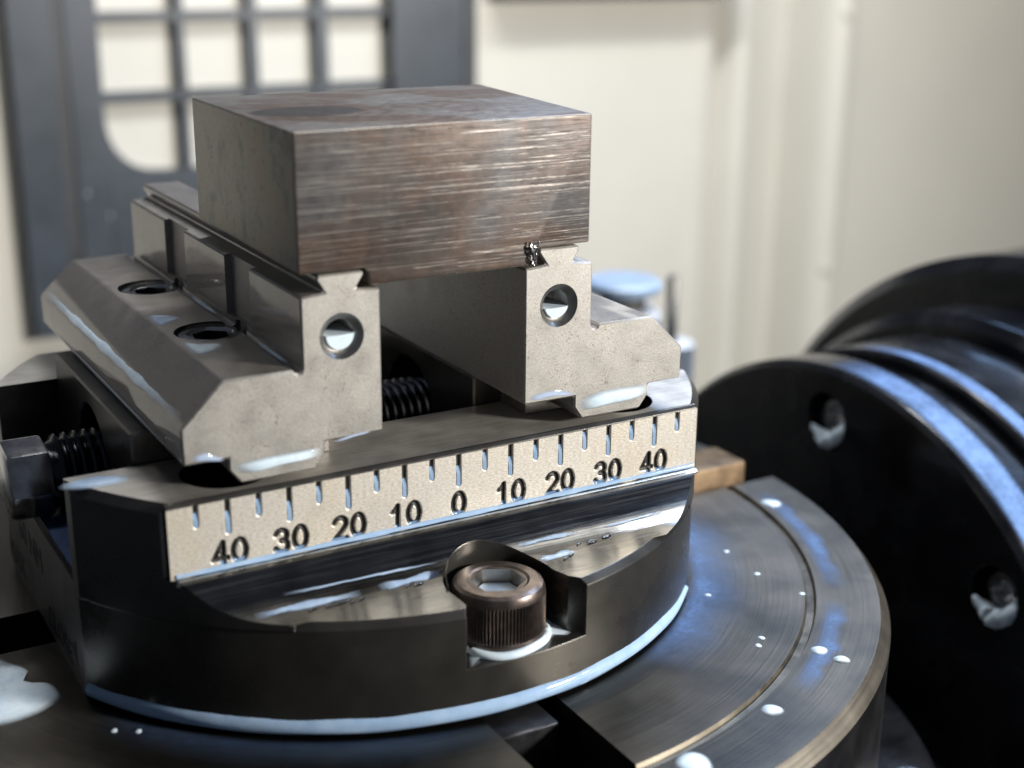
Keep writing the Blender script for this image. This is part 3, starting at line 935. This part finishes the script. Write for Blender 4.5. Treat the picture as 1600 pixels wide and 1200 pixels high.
# ================================================================== TRUNNION DRUM on the right
dr = thing('trunnion_drum', (150, 45.6, -181), 'large glossy black trunnion drum with stepped rings and bolts beside the table', 'trunnion drum')
DC = (0, 45.6, -99)
def ring(name, prof, c=DC, seg=160): return obj_from_bm(name, lathe(prof, c, 'x', seg), M['wet_black'], dr, 25)
face = ring('front_flange', [(0, 127.2), (80.6, 127.2), (82, 128.6), (82, 138.5), (81, 139.5), (0, 139.5)])
ring('groove_ring', [(0, 139.6), (78.5, 139.6), (78.5, 148.9), (0, 148.9)])
ring('middle_flange', [(0, 149), (81, 149), (82, 150), (82, 174), (81, 175), (0, 175)])
ring('rear_ring', [(0, 175.2), (85, 175.2), (88, 178), (88, 195), (0, 195)])
ring('housing', [(0, 195.5), (112, 195.5), (116, 199), (116, 420), (0, 420)], (0, 42.4, -113.5))
for px, py in ((1290, 655), (1552, 930)):
    p = on_x(px, py, 127.2)
    cut(face, [(lathe([(6.6, 120), (6.6, 131), (4.2, 135.5)], (0, p.y, p.z), 'x', 32), M['wet_black'])])
    obj_from_bm('bolt', lathe([(0, 135.4), (4.9, 135.4), (4.9, 130.9), (4.3, 130.3), (2.8, 130.3), (2.6, 133), (0, 133)], (0, p.y, p.z), 'x', 32), M['bolt'], dr, 30)
    arcp = [(127.9 + 0.7 * math.sin(k * 1.1), p.y + 5.4 * math.cos(a_), p.z + 5.4 * math.sin(a_)) for k, a_ in enumerate([math.radians(t_) for t_ in range(-190, -20, 10)])]
    o = obj_from_bm('coolant_drop', tube(arcp, [0.4 + 1.9 * math.sin(math.pi * (k + 0.5) / 17) + random.uniform(-0.35, 0.35) for k in range(17)], seg=10), M['coolant'], None, 60)
    tag(o, ['grey coolant crescent in the bolt recess high on the drum flange' if px < 1400 else 'white coolant crescent in the bolt recess low on the drum flange'][0], 'droplet')
shade(face, 25)
# wet tray under the table
o = obj_from_bm('tray', box(60, 127, -140, 46, -112, -101), M['wet_black']); tag(o, 'wet black tray under the rotary table below the drum', 'tray')

# ================================================================== TOOL SETTER behind the right jaw
ts = thing('touch_probe', (172.6, 200, -110), 'blurred white touch probe with pale blue cap behind the drum side jaw', 'probe')
pc = on_y(974, 442, 200)
obj_from_bm('cap', lathe([(0, -3.0), (12.6, -3.0), (13.4, -1.6), (13.4, 0.2), (12.0, 1.4), (0, 2.0)], (pc.x, 200, pc.z), 'z', 48), M['pale_blue'], ts, 30)
obj_from_bm('neck', lathe([(0, -8.5), (8, -8.5), (8, -3.7), (0, -3.7)], (pc.x, 200, pc.z), 'z', 32), M['grey_post'], ts, 30)
obj_from_bm('body', lathe([(0, -76), (13.5, -76), (13.5, -11), (11.5, -8.6), (0, -8.6)], (pc.x, 200, pc.z), 'z', 48), M['white'], ts, 30)
pp = on_y(1052, 430, 200)
obj_from_bm('stylus_post', lathe([(0, -85), (2.2, -85), (2.2, -1), (1.4, 0), (0, 0)], (pp.x, 200, pp.z), 'z', 24), M['grey_post'], ts, 40)
pp = on_y(1066, 545, 200)
obj_from_bm('foot', lathe([(0, -50), (8, -50), (8, -1), (6.5, 0), (0, 0)], (pp.x - 3, 202, pp.z + 3), 'z', 32), M['white'], ts, 40)

# ================================================================== COOLANT
def tdrop(px, py, z, rx, ry, h, label, rot=0.0, group=None, name='coolant_drop', mat=None):
    p = on_z(px, py, z); ca, sa = math.cos(rot), math.sin(rot)
    return puddle(name, ellipse(p, (rx * ca, rx * sa, 0), (-ry * sa, ry * ca, 0)), (0, 0, 1), h, label, 'droplet', group, mat)
# on the table ring
for px, py, r, lab in ((1205, 787, 2.2, 'bright oval coolant drop on the table ring close to the brass key'),
                       (1280, 1017, 1.6, 'larger of two neighbouring coolant drops on the table ring'),
                       (1315, 1031, 1.4, 'smaller of two neighbouring coolant drops, on the outer side of the table ring'),
                       (1206, 1110, 1.8, 'single coolant drop on the table ring between the drop pair and the front slot'),
                       (1085, 1194, 3.0, 'largest coolant drop on the table ring, beside the front slot')):
    tdrop(px, py, TZ, r, r * 1.1, 0.55, lab, 0.3, 'drops on the outer table ring')
lab = 'tiny faint coolant drop on the flat of the table near the vise'
for px, py in ((1135, 862), (1183, 897), (1253, 928), (1190, 997), (1185, 1009), (1106, 930), (178, 1142), (216, 1143)):
    tdrop(px, py, TZ, 0.7, 0.75, 0.25, lab, 0, 'tiny drops on the table')
def fade_grid(name, rows, fades, label, cat):
    me = bpy.data.meshes.new(name); m = len(rows[0])
    V = [p for r in rows for p in r]
    F = [(k * m + j, k * m + j + 1, (k + 1) * m + j + 1, (k + 1) * m + j) for k in range(len(rows) - 1) for j in range(m - 1)]
    me.from_pydata(V, [], F); me.update()
    at = me.attributes.new('fade', 'FLOAT', 'POINT'); at.data.foreach_set('value', [f for r in fades for f in r])
    me.polygons.foreach_set('use_smooth', [True] * len(F)); me.materials.append(M['film'])
    o = bpy.data.objects.new(name, me); COL.objects.link(o); ALL.append(o)
    tag(o, label, cat); return o
def arc_band(r0, r1, a0, a1, z, name, label, cat, gain=1.0, n=80, m=9):
    rows = []; fades = []
    for k in range(n + 1):
        t = math.radians(a0 + (a1 - a0) * k / n); e = min(1, 5 * k / n, 5 * (n - k) / n); row = []; fr = []
        wob = 0.5 * math.sin(k * 0.21) + 0.3 * math.sin(k * 0.53)
        for j in range(m):
            u = j / (m - 1); r = r0 + (r1 - r0) * u + wob * u
            row.append((TC[0] + r * math.cos(t), TC[1] + r * math.sin(t), z + 0.02 + 0.08 * math.sin(math.pi * u))); fr.append(gain * e * (math.sin(math.pi * u) if m < 12 else min(1, 6 * u) * (1 - u) ** 1.6))
        rows.append(row); fades.append(fr)
    return fade_grid(name, rows, fades, label, cat)
arc_band(92.4, 96.9, -63, -41, TZ, 'coolant_film_sheen', 'bluish coolant streak in the table ring between the front drops', 'coolant film')
arc_band(92.4, 97.0, -38, -8, TZ, 'coolant_film_sheen', 'long bluish coolant streak in the table ring nearest the drum', 'coolant film')
arc_band(67, 80, -68, -8, TZ, 'coolant_film_sheen', 'wide streaky coolant film with painted blue sheen on the table beside the vise base', 'coolant film', 1.5, 90, 13)
arc_band(67.5, 76, -150, -96, TZ, 'coolant_film_sheen', 'thin blue coolant film on the table in front of the base', 'coolant film', 0.4, 90, 13)

# bead round the foot of the base
bm = bmesh.new(); rows = []
n = 150
for k in range(n + 1):
    t = math.radians(-153.5 + (109) * k / n)
    e = min(1, (n - k) / 22 + 0.12)
    e -= 0.22 * (0.5 + 0.5 * math.sin(k * 0.33)) * (0.5 + 0.5 * math.sin(k * 0.127 + 1)) + random.uniform(0, 0.05)
    q_ = 0.16 * math.sin(k * 0.21 + 2) * math.sin(k * 0.077)
    rows.append([bm.verts.new((r * math.cos(t), YC + r * math.sin(t), z)) for r, z in ((66.8, -33.5 - 1.2 * (1 - e)), (67.25, -33.8 - 1.1 * (1 - e)), (67.6 + q_, -34.6 - 0.6 * (1 - e)), (67.55 + q_, -35.5), (67.2, -36.1 + 0.5 * q_), (66.7, -36.3))])
for A, B in zip(rows, rows[1:]):
    for j in range(5): bm.faces.new((A[j], A[j + 1], B[j + 1], B[j]))
bm.faces.new(rows[0]); bm.faces.new(rows[-1])
o = obj_from_bm('coolant_bead', bm, M['thin'], None, 60); tag(o, 'long pale blue coolant bead running round the foot of the vise base', 'coolant bead')

# puddle on the table at left
L = [(-40, 1028), (20, 1036), (45, 1048), (28, 1058), (50, 1066), (80, 1068), (96, 1088), (75, 1108), (40, 1124), (0, 1135), (-50, 1140)]
puddle('coolant_puddle', smooth_loop([on_z(x, y, TZ) for x, y in L]), (0, 0, 1), 0.5, 'large pale blue coolant puddle on the table beside the lettered vise end', flat=5, gain=5)
# drop on the rail corner
puddle('coolant_puddle', ellipse(on_z(149, 754, ZT), (5.2, -1.0, 0), (1.2, 2.6, 0), wob=0.05), (0, 0, 1), 0.45, 'oval coolant drop on the rail corner beside the hex end', 'droplet', mat=M['thin_soft'])
# pills of coolant on the jaw keys, film above them
for s, lbl in ((-1, 'thick white coolant drop hanging on the jaw key at the hex end side'), (1, 'thick white coolant drop hanging on the jaw key at the drum side')):
    if s < 0: L = [(365, 727), (400, 716), (440, 708), (490, 699), (502, 700), (502, 708), (490, 716), (440, 727), (395, 739), (375, 739), (365, 734)]
    else: L = [(903, 626), (930, 612), (970, 604), (1005, 600), (1013, 603), (1011, 614), (990, 624), (950, 633), (915, 641), (904, 638)]
    puddle('coolant_drop', smooth_loop([on_y(x, y, 1.05) for x, y in L], 5), (0, -1, 0), 0.9, lbl, 'droplet', flat=3)
for L, lbl in (([(300, 715), (312, 709), (322, 707), (335, 712), (350, 716), (348, 721), (320, 722), (303, 722)], 'thin coolant smear low on the jaw beside the dark bore'),
               ([(520, 690), (545, 680), (575, 673), (580, 675), (560, 680), (530, 690)], 'thin coolant smear low on the jaw under its threaded hole, hex end side'),
               ([(826, 621), (845, 613), (870, 609), (895, 612), (897, 617), (870, 619), (845, 624), (830, 627)], 'thin coolant smear low on the drum side jaw')):
    puddle('coolant_smear', smooth_loop([on_y(x, y, 1.05) for x, y in L], 5), (0, -1, 0), 0.22, lbl, 'coolant film', flat=2, mat=M['smear'])
# strips along the outer chamfer of the left jaw
def strip(pts, nrm, wids, h, name, label, cat='coolant bead', across=None, mat=None):
    bm = bmesh.new(); rows = []; nrm = Vector(nrm).normalized(); pts = [Vector(p) for p in pts]
    for i, p in enumerate(pts):
        t = (pts[min(i + 1, len(pts) - 1)] - pts[max(i - 1, 0)]).normalized(); u = t.cross(nrm).normalized(); w0 = wids[i]
        rows.append([bm.verts.new(p + u * w0 * a + nrm * b) for a, b in ((-1, -0.03), (-0.8, h * 0.55), (-0.35, h * 0.95), (0.35, h * 0.95), (0.8, h * 0.55), (1, -0.03))])
    for A, B in zip(rows, rows[1:]):
        for j in range(5): bm.faces.new((A[j], A[j + 1], B[j + 1], B[j]))
        bm.faces.new((A[5], A[0], B[0], B[5]))
    bm.faces.new(rows[0]); bm.faces.new(rows[-1])
    o = obj_from_bm(name, bm, mat or M['soft'], None, 60)
    at = o.data.attributes.new('fade', 'FLOAT', 'POINT'); m_ = len(rows)
    at.data.foreach_set('value', [f * min(1, 4 * k / m_, 4 * (m_ - 1 - k) / m_) for k in range(m_) for f in (0.0, 0.75, 1.0, 1.0, 0.75, 0.0)])
    if label: tag(o, label, cat)
    return o
n = 60
pts = [(-45.35, 2.6 + 91 * k / n, 12.72) for k in range(n + 1)]
wid = [0.85 + 0.2 * math.sin(k * 0.7) * math.sin(k * 0.23 + 1) + random.uniform(-0.06, 0.06) - 0.35 * abs(k / n - 0.5) for k in range(n + 1)]
strip(pts, (-0.69, 0, 0.72), wid, 0.16, 'coolant_bead', 'milky coolant strip along the outer chamfer of the hex end side jaw', mat=M['soft'])
pts = [(-46.02, 5 + 80 * k / n, 6.75) for k in range(n + 1)]
strip(pts, (-1, 0, 0.0), [0.5 * (0.4 + 0.6 * math.sin(math.pi * k / n)) for k in range(n + 1)], 0.22, 'coolant_bead', 'thin milky coolant strip along the bottom edge of the hex end side jaw')
# puddles at the jaw screws and in the corner groove
p = on_z(318, 542, 18.6)
puddle('coolant_puddle', smooth_loop([on_z(x, y, 18.62) for x, y in ((282, 535), (300, 538), (340, 536), (350, 540), (335, 550), (312, 555), (296, 548))], 5), (0, 0, 1), 0.35, 'white coolant puddle in front of the jaw screw closer to the scale')
puddle('coolant_puddle', smooth_loop([on_z(x, y, 18.62) for x, y in ((232, 494), (262, 492), (283, 497), (262, 506), (246, 510))], 5), (0, 0, 1), 0.3, 'small coolant puddle between the two jaw screws on the shelf', mat=M['smear'])
pts = [(-27.2, 4 + 16 * k / 20, 18.35) for k in range(21)]
strip(pts, (-0.3, 0, 1), [0.45 * math.sin(math.pi * (k + 1) / 22) ** 0.5 for k in range(21)], 0.2, 'coolant_bead', 'coolant lying in the corner groove of the hex end side jaw near its front')
pts = [(-27.2, 37 + 18 * k / 20, 18.35) for k in range(21)]
strip(pts, (-0.3, 0, 1), [0.45 * math.sin(math.pi * (k + 1) / 22) ** 0.5 for k in range(21)], 0.2, 'coolant_bead', 'coolant lying in the corner groove between the two jaw screws')
# line of coolant along the foot of the scale
pts = []; wid = []
n = 120
for k in range(n + 1):
    x = -48.6 + 97.6 * k / n; pts.append((x, -0.1, -10.98)); wid.append(0.40 + 0.10 * math.sin(x * 0.5) * math.sin(x * 0.19 + 1) + random.uniform(-0.03, 0.03))
strip(pts, (0, -1, 0.35), wid, 0.28, 'coolant_bead', 'blue coolant line along the foot of the bright scale', mat=M['thin'])
# streaks on the wet ledge
def on_fil(px, py):
    best = None
    for (y0, z0), (y1, z1) in zip(fil[2:-2], fil[3:-1]):
        m_ = 12 if y1 > -30 else 60
        for k in range(m_ + 1):
            y = y0 + (y1 - y0) * k / m_; z = z0 + (z1 - z0) * k / m_; p = on_y(px, py, y); e = abs(p.z - z)
            if best is None or e < best[0]: best = (e, Vector((p.x, y, z)))
    return best[1]
for A_, B_, w0, lbl in (((398, 964), (565, 926), 0.85, 'broad pale coolant streak on the wet ledge at the hex end side'),
                        ((590, 919), (690, 895), 0.9, 'pale coolant streak on the wet ledge running up to the screw pocket'),
                        ((440, 930), (690, 878), 0.3, 'hair thin coolant line high on the curved ledge wall at the hex end side'),
                        ((805, 853), (905, 831), 0.55, 'blue coolant streak on the curved ledge wall above the pocket, drum side'),
                        ((842, 876), (900, 862), 0.9, 'short wide coolant streak on the ledge beside the pocket, drum side'),
                        ((935, 826), (1035, 800), 0.28, 'hair thin coolant line on the ledge wall close to the drum')):
    n = 30; pts = [on_fil(A_[0] + (B_[0] - A_[0]) * k / n, A_[1] + (B_[1] - A_[1]) * k / n + 0.5 * math.sin(k * 0.23 + A_[0])) + Vector((0, -0.03, 0.08)) for k in range(n + 1)]
    strip(pts, (0, -0.4, 0.92), [w0 * (0.8 + 0.2 * math.sin(k * 0.37 + A_[0]) + random.uniform(-0.05, 0.05)) for k in range(n + 1)], 0.14, 'coolant_streak', lbl, 'coolant film', mat=M['thin_soft'])
# small beads of water on the ledge
for k, (px, py) in enumerate(((520, 945), (538, 940), (552, 941), (566, 936), (490, 952), (640, 915), (655, 912), (870, 868), (884, 874), (893, 868), (905, 850), (925, 846), (948, 838))):
    p = on_fil(px, py); r = random.uniform(0.35, 0.8)
    puddle('water_bead', ellipse(p + Vector((0, 0, 0.02)), (r * 1.7, 0.3, 0), (0, r * 0.8, 0.1), 18), (0, -0.2, 0.97), 0.22, 'tiny clear bead of liquid on the wet ledge under the scale', 'droplet', 'liquid beads on the ledge', mat=M['clear'])
# in the screw pocket: a ring of coolant round the screw
L = [(735, 1044), (727, 1010), (722, 985), (760, 1000), (800, 1012), (840, 1002), (862, 975), (868, 945), (884, 960), (898, 985), (888, 992), (868, 992), (850, 1005), (815, 1024), (775, 1026), (748, 1030)]
puddle('coolant_puddle', [on_z(x, y, -27.4) for x, y in L], (0, 0, 1), 0.6, 'pale coolant pool round the foot of the cap screw in its pocket', centre=(0.6, -14.5, -27.4), sink=0.05, gain=9, rings=10)
rp = [(cs_[0] + (8.35 + 0.25 * math.sin(3 * a_)) * math.cos(a_), cs_[1] + (8.2 + 0.25 * math.sin(2 * a_ + 1)) * math.sin(a_), -26.95 + 0.15 * math.sin(4 * a_)) for a_ in [2 * math.pi * k / 48 for k in range(48)]]
o = obj_from_bm('coolant_bead', tube(rp + rp[:1], 0.75, seg=10), M['coolant'], None, 60)
tag(o, 'pale coolant bead hugging the lower rim of the cap screw head', 'coolant bead')
# splash at the end of the foot bead, pool in the channel
p = on_z(1022, 992, TZ)
puddle('coolant_puddle', ellipse((p.x - 2, p.y + 3, TZ), (2.2, 1.2, 0), (-1, 2.6, 0)), (0, 0, 1), 0.8, 'small coolant splash where the foot bead ends', 'droplet')
o = obj_from_bm('coolant_pool', box(-59.5, -49.3, 19.3, 71.7, -17.05, -15.6), mat_simple('dark_pool_coolant', (0.03, 0.045, 0.09), 0.0, 0.08, 0.2, 0.1, 0.0))
tag(o, 'dark blue coolant pool in the screw channel under the hex end', 'coolant puddle')
# blue light reflected on the wet drum rims, painted as a film
def drum_sheen(name, x0, x1, r, a0, a1, label):
    rows = []; fades = []
    for k in range(61):
        a = math.radians(a0 + (a1 - a0) * k / 60); e = min(1, 6 * k / 60, 6 * (60 - k) / 60); row = []; fr = []
        for j in range(7):
            u = j / 6; row.append((x0 + (x1 - x0) * u, DC[1] + r * math.cos(a), DC[2] + r * math.sin(a))); fr.append(1.5 * e * min(1, math.sin(math.pi * u) * 2))
        rows.append(row); fades.append(fr)
    fade_grid(name, rows, fades, label, 'coolant film')
drum_sheen('coolant_film_sheen', 129, 138.3, 82.05, 85, 160, 'painted blue reflection on the wet rim of the front drum flange')
drum_sheen('coolant_film_sheen', 150.2, 155, 82.05, 75, 160, 'narrow painted blue reflection on the wet edge of the middle drum flange')

# ================================================================== to metres, parents, origins
bpy.context.view_layer.update()
for o in ALL:
    if o.type == 'EMPTY':
        o.location = Vector(o.location) * MM
done = set()
for o in ALL:
    if o.type == 'MESH' and o.data.name not in done:
        o.data.transform(Matrix.Scale(MM, 4)); done.add(o.data.name)
bpy.context.view_layer.update()
# the table's material is centred on its disc
for o in ALL:
    if o.type != 'MESH': continue
    if o is disc:
        off = Vector((TC[0] * MM, TC[1] * MM, 0))
    elif o.name not in PARENT:
        xs = [v.co.x for v in o.data.vertices]; ys = [v.co.y for v in o.data.vertices]; zs = [v.co.z for v in o.data.vertices]
        off = Vector(((min(xs) + max(xs)) / 2, (min(ys) + max(ys)) / 2, min(zs)))
    else:
        continue
    o.data.transform(Matrix.Translation(-off)); o.location = off
bpy.context.view_layer.update()
for o in ALL:
    if o.name in PARENT:
        p = PARENT[o.name]
        o.parent = p
        o.matrix_parent_inverse = Matrix.Translation(-p.location)
bpy.context.view_layer.update()
